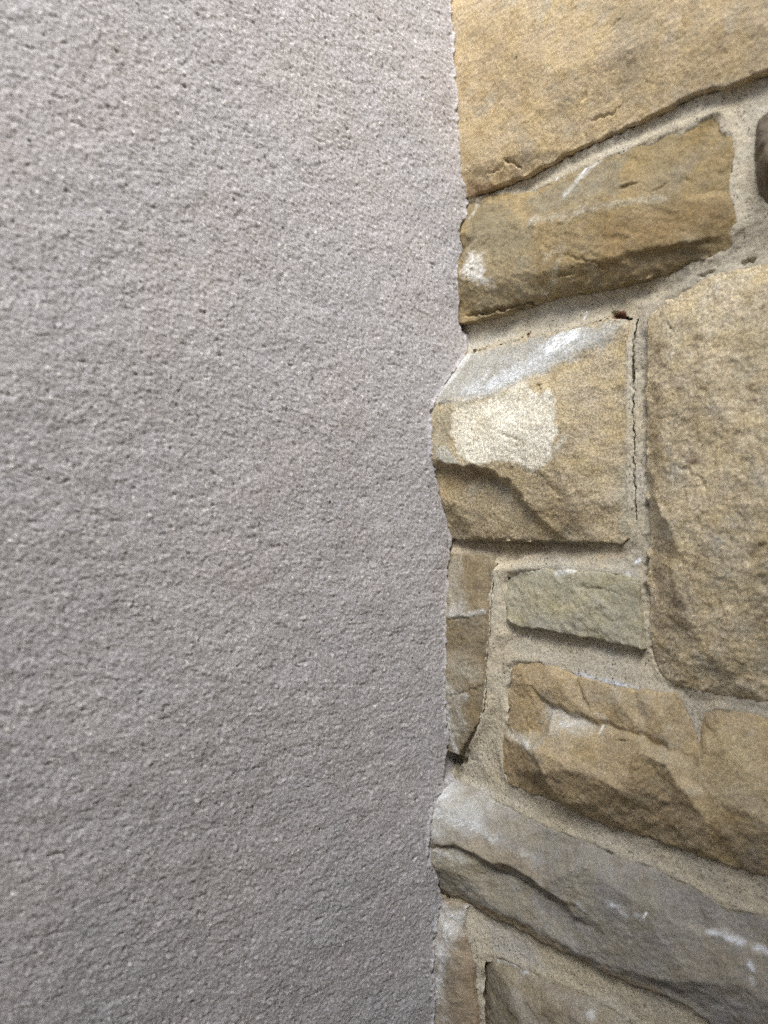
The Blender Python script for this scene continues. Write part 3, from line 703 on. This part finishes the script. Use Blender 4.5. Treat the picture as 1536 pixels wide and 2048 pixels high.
# golden broken-faced stone
stone([(1018, 1330, 10), (1032, 1320, 11), (1082, 1323, 12), (1155, 1351, 13), (1223, 1370, 13), (1269, 1379, 13), (1351, 1388, 12), (1366, 1408, 11), (1384, 1440, 10), (1400, 1482, 10),
       (1404, 1440, 10), (1410, 1428, 11), (1433, 1415, 11), (1480, 1424, 12), (1536, 1437, 12), ('U', .262, -.083, 12), ('U', .264, -.146, 14),
       (1536, 1756, 14), (1451, 1729, 14), (1374, 1701, 14), (1292, 1674, 14), (1201, 1647, 14), (1109, 1602, 14), (1050, 1582, 13), (1018, 1568, 12), (1007, 1540, 11), (1001, 1485, 10.5), (1011, 1455, 10.5), (1013, 1373, 10)],
      creases=[[(1066, 1376, 15.5), (1100, 1405, 16), (1164, 1428, 17), (1214, 1443, 17), (1292, 1466, 17), (1337, 1488, 17), (1392, 1505, 13)],
               [(1075, 1385, 14), (1105, 1416, 13.5), (1164, 1437, 14), (1214, 1450, 15), (1290, 1474, 15.5), (1335, 1498, 15), (1388, 1514, 12)],
               [(1074, 1503, 27), (1095, 1466, 22), (1150, 1467, 20.5), (1205, 1464, 20), (1283, 1480, 18.5)],
               [(1013, 1464, 11.5), (1040, 1468, 15), (1090, 1460, 16), (1078, 1410, 15)],
               [(1006, 1470, 11), (1040, 1490, 19), (1068, 1507, 27), (1085, 1545, 27), (1112, 1596, 21)],
               [(1280, 1500, 24), (1330, 1525, 24.5), (1361, 1576, 25), (1345, 1600, 21), (1342, 1650, 19), (1385, 1698, 17)],
               [(1345, 1505, 17), (1375, 1560, 19), (1410, 1585, 20), (1450, 1610, 21), (1490, 1618, 22), (1536, 1650, 22), ('U', .25, -.125, 20)],
               [(1405, 1500, 16), (1400, 1540, 17), (1412, 1570, 19)]],
      points=[(1050, 1360, 14.5), (1120, 1375, 17), (1240, 1410, 18), (1320, 1430, 17), (1150, 1540, 26.5), (1240, 1580, 25.5), (1180, 1610, 21), (1450, 1500, 18), (1500, 1560, 19), (1420, 1650, 21), (1480, 1690, 19),
              (1035, 1540, 16), ('U', .23, -.11, 20), (1290, 1640, 18)],
      color=(178, 151, 100), rough=0.36, chip=0.24, chip_size=9, rnd=.8, drop=.9, vary=.10, streak=(52, 10, 2.2, .55), grain=.2,
      patches=[([(1080, 1385), (1110, 1412), (1164, 1434), (1214, 1448), (1205, 1466), (1100, 1468), (1090, 1440)], (172, 164, 142), 1.8, .8, .3),
               ([(1012, 1464), (1050, 1466), (1090, 1466), (1070, 1505), (1045, 1492)], (166, 160, 140), 1.8, .75, .3),
               ([(1215, 1455), (1300, 1475), (1370, 1515), (1395, 1510), (1400, 1570), (1340, 1540), (1280, 1500), (1210, 1480)], (150, 134, 98), 3, .65, .3),
               ([(1403, 1440), (1450, 1440), (1510, 1480), (1536, 1520), (1536, 1620), (1480, 1600), (1420, 1590), (1402, 1540)], (188, 162, 106), 3, .85, .2),
               ([(1410, 1560), (1536, 1590), (1536, 1640), (1440, 1600)], (160, 146, 116), 4, .55, .4),
               ([(1240, 1500), (1300, 1530), (1360, 1590), (1340, 1650), (1270, 1600)], (140, 112, 66), 6, .45, .4),
               ([(1330, 1400), (1390, 1460), (1395, 1500), (1330, 1460)], (170, 150, 108), 4, .6, .4),
               ([(1005, 1480), (1060, 1510), (1100, 1590), (1020, 1560)], (156, 124, 74), 4, .5, .3)],  # dims the left-facing lower facet: its shade is in the colour
      lines=[([(1095, 1415), (1125, 1425), (1160, 1440)], (214, 212, 208), 2.2, .8, .5), ([(1120, 1448), (1180, 1446)], (220, 218, 214), 1.8, .8, .5), ([(1199, 1465), (1206, 1450)], (226, 222, 212), .9, 1, .1),
             ([(1020, 1466), (1045, 1476), (1055, 1490)], (206, 204, 198), 2, .7, .5), ([(1068, 1506), (1090, 1476)], (206, 200, 184), 1.2, .7, .4),
             ([(1016, 1340), (1014, 1400), (1012, 1450)], (190, 176, 140), 1.1, .7, .3), ([(1190, 1425), (1215, 1440)], (214, 206, 184), 1.0, .7, .4),
             ([(1310, 1672), (1335, 1680)], (214, 190, 140), .9, .7, .3)],
      carve=[([(1235, 1478, 18), (1265, 1482, 18), (1280, 1472, 17)], .6, 1.0), ([(1145, 1360, 16), (1160, 1400, 17), (1180, 1425, 17)], 2.0, .9)],
      coarse=0.65, ledge=0.3, ledge_dir=-40, label='golden brown broken-faced stone with a whitened ledge')
# long grey stone
stone([(912, 1562), (890, 1566), (872, 1592), (860, 1646), (858, 1692), (859, 1724), (877, 1762), (889, 1788),
       (927, 1800, 17), (960, 1818, 16), (984, 1838, 15), (1027, 1852, 15), (1091, 1888, 15), (1155, 1916, 15), (1214, 1948, 15), (1292, 1980, 15), (1365, 2007, 15), (1410, 2039, 15),
       ('U', .20, -.222, 15), ('U', .288, -.218, 15), ('U', .292, -.165, 12), (1536, 1829, 12.6), (1456, 1815, 12.6), (1383, 1770, 12.6), (1292, 1729, 12.6), (1155, 1674, 12.5), (1091, 1651, 12.5), (1036, 1624, 12.2), (973, 1592, 11.5), (930, 1570, 11)],
      creases=[[(860, 1690), (880, 1691, 29.5), (905, 1688, 28), (935, 1700, 26), (960, 1712, 25), (982, 1728, 24), (1010, 1727, 23), (1045, 1745, 22), (1085, 1775, 21), (1128, 1801, 20), (1150, 1812, 18)],
               [(860, 1697), (885, 1698, 27.5), (910, 1697, 24.5), (940, 1711, 22), (965, 1727, 20), (985, 1738, 18), (1012, 1742, 17), (1045, 1759, 16), (1085, 1787, 15), (1125, 1810, 14.5), (1150, 1835, 14)],
               [(1134, 1808, 19.5), (1160, 1815, 19.5), (1200, 1850, 19), (1185, 1852, 18), (1150, 1832, 18)],
               [(945, 1765, 21), (955, 1790, 20), (985, 1812, 18.5), (1010, 1826, 18), (1080, 1860, 17.5), (1155, 1905, 17.5), (1235, 1940, 17.5)],
               [(1400, 1865, 17), (1450, 1872, 17), (1490, 1890, 17), (1536, 1905, 17), ('U', .27, -.19, 17)], [(1405, 1858, 14.5), (1455, 1864, 14), (1495, 1882, 14), (1536, 1897, 14)],
               [(1235, 1938, 18), (1320, 1960, 19), (1400, 1963, 20), (1500, 1975, 20), ('U', .25, -.205, 20)], [(1240, 1950, 16), (1330, 1975, 15.5), (1390, 2000, 15), (1410, 2025, 14.5)]],
      points=[(900, 1620, 24), (960, 1650, 20), (1040, 1680, 19), (1160, 1730, 19), (1250, 1790, 19), (1330, 1830, 18), (1420, 1830, 14), (1020, 1790, 17), (1100, 1840, 15.5), (1220, 1880, 18), (1330, 1900, 19), (1450, 1930, 19), (900, 1740, 26), (930, 1720, 24)],
      color=(158, 148, 130), rough=0.36, chip=0.18, chip_size=12, rnd=1.0, drop=1.2, vary=.09, streak=(20, 12, 3, .3), grain=.2,
      patches=[([(890, 1566), (935, 1570), (1000, 1610), (960, 1660), (880, 1660), (865, 1640)], (182, 179, 170), 4, .75, .35),
               ([(862, 1700), (950, 1720), (1000, 1760), (1060, 1800), (1080, 1850), (990, 1812), (945, 1770), (880, 1750)], (166, 152, 118), 3, .75, .3),
               ([(905, 1690), (950, 1675), (1046, 1712), (1100, 1770), (1060, 1755), (980, 1728)], (158, 138, 100), 2, .7, .3),
               ([(900, 1790), (985, 1820), (1150, 1905), (1290, 1970), (1410, 2030), (1300, 1985), (1090, 1892), (985, 1842)], (160, 132, 84), 1.6, .8, .2),
               ([(1060, 1640), (1300, 1740), (1460, 1815), (1400, 1840), (1200, 1740), (1050, 1670)], (146, 137, 122), 4, .6, .3),
               ([(1380, 1880), (1536, 1905), (1536, 1970), (1350, 1950)], (164, 146, 116), 5, .6, .3),
               ([(1200, 1850), (1300, 1870), (1300, 1930), (1220, 1910)], (150, 136, 104), 6, .5, .4)],
      lines=[([(868, 1610), (880, 1595), (897, 1570)], (206, 208, 206), 3, .75, .4), ([(862, 1650), (872, 1625), (890, 1632), (930, 1648), (962, 1660), (985, 1680)], (206, 206, 202), 2.4, .8, .5),
             ([(860, 1702), (885, 1708), (930, 1722)], (210, 210, 206), 2.2, .6, .5), ([(861, 1665), (875, 1670)], (200, 200, 194), 3, .5, .5), ([(1156, 1808), (1168, 1818)], (216, 216, 214), 1.6, .8, .3),
             ([(1219, 1808), (1235, 1815), (1248, 1822)], (214, 214, 212), 1.8, .8, .4), ([(1270, 1830), (1288, 1838)], (200, 200, 198), 1.2, .7, .4), ([(1289, 1833), (1293, 1826)], (240, 238, 230), .9, 1, 0),
             ([(1414, 1860), (1440, 1870), (1465, 1878), (1487, 1886)], (216, 218, 220), .9, .85, .4), ([(1514, 1893), (1536, 1903)], (220, 222, 226), 1.0, .85, .3), ([(1498, 1928), (1504, 1938)], (230, 232, 236), 1.2, .85, .3), ([(1502, 1955), (1506, 1968)], (226, 228, 232), .9, .8, .4),
             ([(1040, 1702), (1065, 1712)], (196, 194, 186), 1.2, .6, .4), ([(1540, 1830), (1520, 1824)], (226, 228, 230), 1.2, .8, .3)],
      carve=[([(861, 1697), (890, 1695, 28), (910, 1694, 26)], .7, 1.2), ([(975, 1738, 19), (1040, 1760, 16), (1100, 1798, 15), (1132, 1812, 15)], 1.4, 1.2)],
      coarse=0.45, ledge=0.3, ledge_dir=-14, label='long grey stone with a deep split along it, whitened at the stucco')
# whitened upright stone at the bottom
stone([(896, 1803), (878, 1820), (871, 1878), (867, 1933), (869, 2024), (866, 2140),
       (956, 2140, 19), (954, 2048, 19), (952, 2020, 19), (946, 1978, 19), (946, 1935, 19), (933, 1893, 19), (925, 1857, 18), (929, 1833, 18), (935, 1812, 17), (920, 1804, 17)],
      points=[(905, 1880, 23), (910, 1960, 24), (910, 2050, 24)], color=(150, 128, 96), rough=.6, chip=.4, chip_size=8, rnd=1.2, drop=1.6, vary=.12,
      patches=[([(880, 1815), (935, 1812), (930, 1850), (900, 1900), (885, 1990), (868, 2000), (868, 1900)], (208, 208, 203), 4, .9, .45),
               ([(905, 1880), (930, 1900), (945, 1990), (900, 2048), (895, 1950)], (156, 138, 110), 4, .6, .3), ([(925, 1930), (946, 1940), (954, 2048), (935, 2048)], (160, 132, 92), 2.5, .7, .3),
               ([(868, 1990), (890, 1980), (895, 2048), (868, 2048)], (188, 182, 168), 3, .6, .5)],
      lines=[([(934, 1815), (925, 1830), (905, 1850)], (214, 212, 206), 2, .8, .4), ([(868, 1950), (875, 2000)], (210, 210, 206), 2, .7, .5)],
      label='narrow upright stone with white crust at the bottom of the corner')
# brown grey stone at the bottom
stone([(970, 1902, 12), (1005, 1912, 13), (1055, 1938, 13.5), (1155, 1980, 13), (1228, 2016, 12.5), (1273, 2048, 12), (1330, 2085, 12), ('U', .165, -.30, 12), ('U', .155, -.345, 12), ('U', .05, -.35, 12), (978, 2140, 12), (973, 2048, 11.5), (967, 1956, 11.5)],
      creases=[[(975, 1915, 13), (1020, 1980, 19), (1048, 2048, 22), (1060, 2120, 22)]], points=[(1100, 2010, 20), (1180, 2048, 19), ('U', .1, -.32, 20)],
      color=(162, 148, 120), rough=.5, chip=.4, chip_size=10, rnd=1.3, drop=1.6, vary=.09, streak=(70, 10, 2.5, .4),
      patches=[([(970, 1920), (1010, 1930), (1045, 2048), (975, 2048)], (134, 118, 86), 3, .6, .2), ([(1060, 1960), (1130, 1980), (1160, 2048), (1080, 2048)], (152, 128, 86), 6, .6, .3)],
      lines=[([(985, 1905), (1012, 1915), (1035, 1925), (1052, 1937)], (206, 210, 218), 2.0, .75, .5), ([(1180, 2028), (1184, 2032)], (210, 208, 200), 1.6, .8, .3)],
      label='brown grey stone at the bottom edge below the long grey stone')

# ------------------------------------------------------------------ stones out of frame, so the wall goes on
rng = np.random.default_rng(11)
EXT_U, EXT_V = 0.95, 0.72
def ext_rows(v0, v1, us):
    v = v0
    while v < v1 - 0.04:
        hgt = min(rng.uniform(.07, .14), v1 - v)
        if v1 - v - hgt < .05: hgt = v1 - v
        u = us + rng.uniform(0, .012)
        while u < EXT_U:
            w = rng.uniform(.10, .24); g0 = .006
            a0, a1, b0, b1 = u + g0, u + w - g0, v + g0, v + hgt - g0
            j = lambda: rng.uniform(-.004, .004)
            o = []
            for (x0, y0, x1, y1) in ((a0, b0, a1, b0), (a1, b0, a1, b1), (a1, b1, a0, b1), (a0, b1, a0, b0)):
                for t in (0.06, .35, .65, .94):
                    o.append(('U', x0 + (x1 - x0) * t + j() * .6, y0 + (y1 - y0) * t + j() * .6, rng.uniform(9, 13)))
            pts = [('U', rng.uniform(a0 + .02, a1 - .02), rng.uniform(b0 + .015, b1 - .015), rng.uniform(14, 22)) for _ in range(5)]
            base = [(176, 149, 101), (164, 134, 78), (166, 143, 98), (158, 148, 112), (168, 138, 84), (146, 134, 112)][rng.integers(6)]
            stone(o, points=pts, color=base, rough=.7, chip=.6, chip_size=16, rnd=3, drop=3, g=0.0025, grain=.1)
            u += w
        v += hgt
N_FRAME = len(STONES)
ext_rows(.372, EXT_V, 0.0)
ext_rows(-.345, .372, .305)
ext_rows(-EXT_V, -.352, 0.0)

# ------------------------------------------------------------------ the stone wall
wall = bpy.data.objects.new('stone_wall', None); COL.objects.link(wall)
wall['label'] = 'rubble wall of tan sandstone blocks in pale mortar, filling the right of the picture'
wall['category'] = 'wall'; wall['kind'] = 'thing'
for k, s in enumerate(STONES):
    build_stone(s, k, wall)

MORTAR = [(936, 660), (938, 682), (936, 398), (1000, 660, -1), (1100, 635, 0), (1180, 610, 0), (1250, 600, 1), (1290, 590, 2), (1060, 368, -.5), (1100, 356, 1.5), (1180, 318, 3), (1250, 288, 3.4), (1350, 246, 3.7), (1440, 210, 3.7), (1536, 175, 3),
          (1485, 300, 6.3), (1480, 380, 7.4), (1488, 450, 7.8), (1490, 490, 6), (1400, 540, 5.8), (1340, 577, 5.4), (1300, 612, 5.6), (1480, 520, 6), (1270, 700, 5.6), (1272, 850, 7.3), (1272, 1000, 8.4), (1286, 700, 4.6), (1286, 850, 6.2), (1286, 1000, 7.6), (1282, 1120, 8.6), (1290, 1250, 9), (1295, 1330, 9.5),
          (906, 1095), (960, 1095, 10), (1100, 1098, 8.6), (1240, 1105, 7.6), (1000, 1125, 10.5), (1100, 1130, 10), (1250, 1138, 9), (991, 1140, 15.3), (990, 1200, 15.6), (987, 1270, 15.4), (980, 1340, 15), (975, 1420, 14.4), (952, 1475, 13.8), (1008, 1200, 12.3), (1005, 1300, 12.3), (1003, 1400, 12), (1030, 1270, 11.5), (1100, 1280, 10.6), (1180, 1298, 10.2), (1260, 1312, 10), (1120, 1320, 12), (1250, 1352, 12),
          (980, 1460, 11), (960, 1520, 10.5), (925, 1530), (918, 1548), (990, 1570, 10.5), (1100, 1618, 12.6), (1200, 1664, 12.6), (1300, 1702, 12.6), (1400, 1740, 12.8), (1536, 1790, 13),
          (1380, 1405, 10), (1398, 1450, 10), (1440, 1402, 11.4), (1536, 1420, 11.6), (892, 1793), (950, 1825, 14), (957, 1880, 16), (960, 1960, 16), (965, 2048, 16), (1010, 1870, 13), (1100, 1912, 13), (1200, 1960, 13), (1300, 2005, 13), (1400, 2060, 13),
          ('U', .27, .3, 4), ('U', .30, .11, 4), ('U', .305, 0, 7), ('U', .27, -.08, 9), ('U', .27, -.155, 9), ('U', .3, -.23, 9), ('U', .1, .37, 6), ('U', 0, .37, 6), ('U', .1, -.355, 10), ('U', .3, -.35, 10),
          ('U', 1.6, .7, 5), ('U', 1.6, -.7, 8), ('U', -.007, .8, 5), ('U', -.007, -.8, 12)]
MORTAR_CARVE = [([(1272, 640, 4), (1266, 700, 5), (1266, 780, 6), (1267, 860, 7), (1269, 930, 7), (1272, 985, 7), (1275, 1040, 7)], .9, 3), ([(1291, 660, 4), (1290, 760, 5), (1291, 860, 6), (1293, 960, 7), (1296, 1051, 8), (1296, 1214, 9), (1298, 1285, 9)], 2.4, 2.6),
                ([(1150, 660, 1), (1180, 655, 1), (1210, 640, 1), (1240, 632, 1), (1262, 637, 3)], 1.0, 3.5), ([(1228, 630, 1), (1250, 636, 1)], 2.2, 5), ([(1000, 690, 0), (1030, 684, 0), (1052, 672, 0), (1060, 666, 0)], 1.0, 3),
                ([(986, 1130, 15), (983, 1191, 15), (982, 1262, 14.5), (974, 1330, 14), (975, 1356, 14), (969, 1419, 14), (946, 1470, 13.5), (930, 1494, 13)], .9, 3),
                ([(930, 1494, 13), (926, 1520, 11), (918, 1540, 9), (908, 1560)], 1.4, 2.5), ([(903, 1505), (900, 1540)], 1.5, 1.5),
                ([(925, 1855, 18), (934, 1893, 18), (947, 1935, 18), (947, 1978, 18), (954, 2020, 18), (956, 2048, 18)], .9, 3),
                ([(960, 392, -2), (1010, 372, -1), (1080, 344, 0), (1150, 306, 1), (1260, 256, 2), (1330, 222, 3), (1400, 188, 3), (1536, 146, 4)], 1.6, 3),
                ([(905, 1083), (960, 1083, 10), (1040, 1085, 9), (1130, 1087, 8), (1200, 1089, 8)], 1.3, 1.3), ([(1400, 556, 3), (1440, 543, 3)], 1.0, 2), ([(1485, 532, 4), (1515, 520, 4)], 1.2, 2),
                ([(1304, 1291, 9), (1314, 1328, 9), (1328, 1352, 9)], 1.1, 2.5), ([(890, 1795), (882, 1815)], 2.5, 6), ([(1470, 300, 4), (1466, 340, 4), (1458, 387, 4), (1472, 430, 4), (1480, 455, 4)], .8, 2)]
def build_mortar():
    ua = axis(-.007, .215, -.008, 1.55, G); va = axis(-.315, .315, -CAMZ, 1.45, G)
    for pts, wid, dep in MORTAR_CARVE:          # closer steps where an upright crack runs
        if wid > 1.0 or dep < 3.0: continue
        uu = [K(q)[0] for q in pts]; vv_ = [K(q)[1] for q in pts]
        if max(vv_) - min(vv_) < .02: continue
        f0, f1 = min(uu) - .0010, max(uu) + .0010
        ua = np.concatenate([ua[ua < f0 - 1e-5], np.arange(f0, f1, .00013), ua[ua > f1 + 1e-5]])
    gu, gv = np.meshgrid(ua, va); a, b = gu / MM, gv / MM
    pts = [bury(K(q)) for q in MORTAR]
    wu, wv = warp_edge(gu, gv, 71, 1.0)
    h = tri_heights(pts, [], wu, wv)
    inn = np.full(gu.shape, -1.0)
    for s in STONES:
        A = np.array([(p[0], p[1]) for p in s['outline']]); lo = A.min(0) - .012; hi = A.max(0) + .012
        m = (gu > lo[0]) & (gu < hi[0]) & (gv > lo[1]) & (gv < hi[1])
        if m.any(): inn[m] = np.maximum(inn[m], poly_sd(gu[m], gv[m], A))
    h -= np.clip(inn, 0, .004) * np.clip(.45 + 1.3 * fbm(a / 12, b / 12, 95, 3), .05, 1.2)
    # tooled joint: slightly hollow in the middle, smeared up against the stones
    h += (sstep(-5 * MM, 0, inn) - 0.5) * 0.9 * MM
    h += (fbm(a / 14, b / 14, 5, 3) * 0.9 + fbm(a / 3, b / 3, 6, 4, .6) * 0.42 + perlin(a / 1.1, b / 1.1, 8) * .18) * MM
    pit = np.clip(perlin(a / 1.3, b / 1.3, 61) - 0.55, 0, 1) * 1.6
    h -= pit * MM
    h = carve_h(h, gu, gv, MORTAR_CARVE, 300)
    base = lin(197, 183, 148)
    lowf = fbm(a / 25, b / 25, 81, 4, .6); mid = fbm(a / 5, b / 5, 85, 4, .65)
    colr = base[None, None, :] * (1 + .12 * lowf + .10 * mid)[..., None]
    gy = fbm(a / 30, b / 30, 88, 3)[..., None]
    colr = colr * (1 + gy * np.array((-.06, 0.0, .14)))
    patches = [([(1280, 640), (1300, 640), (1305, 1300), (1285, 1300)], (166, 156, 130), 3, .6, .2), ([(940, 400), (1060, 365), (1180, 305), (1200, 325), (1100, 385), (1000, 400)], (180, 166, 132), 4, .6, .3),  # first patch: greyer upright joint, with the groove's shade painted in
               ([(940, 1000), (900, 1085), (1250, 1090), (1250, 1112), (900, 1108)], (168, 138, 92), 2, .5, .3), ([(1020, 1130), (1270, 1130), (1270, 1160), (1020, 1145)], (176, 170, 148), 3, .7, .2),  # first patch: brown cast shadow under the corner block, painted on the mortar
               ([(1330, 570), (1420, 540), (1536, 490), (1536, 530), (1400, 560), (1330, 600)], (164, 154, 126), 3, .6, .3),
               ([(1030, 1290), (1280, 1330), (1350, 1385), (1100, 1330)], (182, 172, 146), 3, .6, .3), ([(970, 1840), (1060, 1880), (1090, 1940), (990, 1905)], (182, 178, 168), 4, .7, .3),
               ([(885, 1500), (930, 1500), (915, 1560), (890, 1560)], (96, 90, 70), 2, .8, .3)]  # darkness of the gap at the thin upright stone's foot, painted on
    lines = [([(1150, 1347), (1190, 1362), (1230, 1366), (1275, 1378)], (216, 222, 230), 1.5, .85, .4), ([(1110, 1144), (1145, 1140)], (220, 222, 220), 1.0, .8, .4), ([(1273, 1124), (1280, 1120)], (240, 240, 238), 1.5, .95, .1), ([(1252, 1150), (1264, 1158)], (226, 228, 226), 1.2, .8, .3),
             ([(1168, 636), (1174, 624)], (240, 238, 230), 1.0, .95, .1), ([(1236, 634), (1246, 626)], (128, 70, 40), 1.8, .95, 0), ([(1056, 672), (1060, 664)], (120, 70, 36), 1.2, .9, .1),
             ([(1110, 362), (1114, 357)], (240, 240, 240), .9, 1, 0), ([(930, 1570), (960, 1580), (985, 1590)], (206, 206, 200), 1.6, .5, .5), ([(945, 690), (990, 672), (1030, 668)], (176, 178, 170), 2.5, .5, .5)]
    colr = paint(colr, gu, gv, patches, lines, 400, lambda pu, pv: h[min(np.searchsorted(va, pv), len(va) - 1), min(np.searchsorted(ua, pu), len(ua) - 1)])
    ob = grid_mesh('mortar', gu, -h, gv + CAMZ, (inn < 0.004) & ~open_crack(gu, gv, MORTAR_CARVE, 300, G), np.clip(colr, .01, .95), M_MORTAR, wall)
    ob['label'] = 'pale sandy mortar joints dotted with dark grains'
me = bpy.data.meshes.new('core')
me.from_pydata([(-.008, .03, 0), (1.55, .03, 0), (1.55, .03, 2.25), (-.008, .03, 2.25), (-.008, .2, 0), (1.55, .2, 0), (1.55, .2, 2.25), (-.008, .2, 2.25)], [],
               [(0, 1, 2, 3), (7, 6, 5, 4), (0, 4, 5, 1), (3, 2, 6, 7), (0, 3, 7, 4), (1, 5, 6, 2)])
me.materials.append(M_MORTAR); core = bpy.data.objects.new('core', me); COL.objects.link(core); core.parent = wall
build_mortar()
build_stucco()
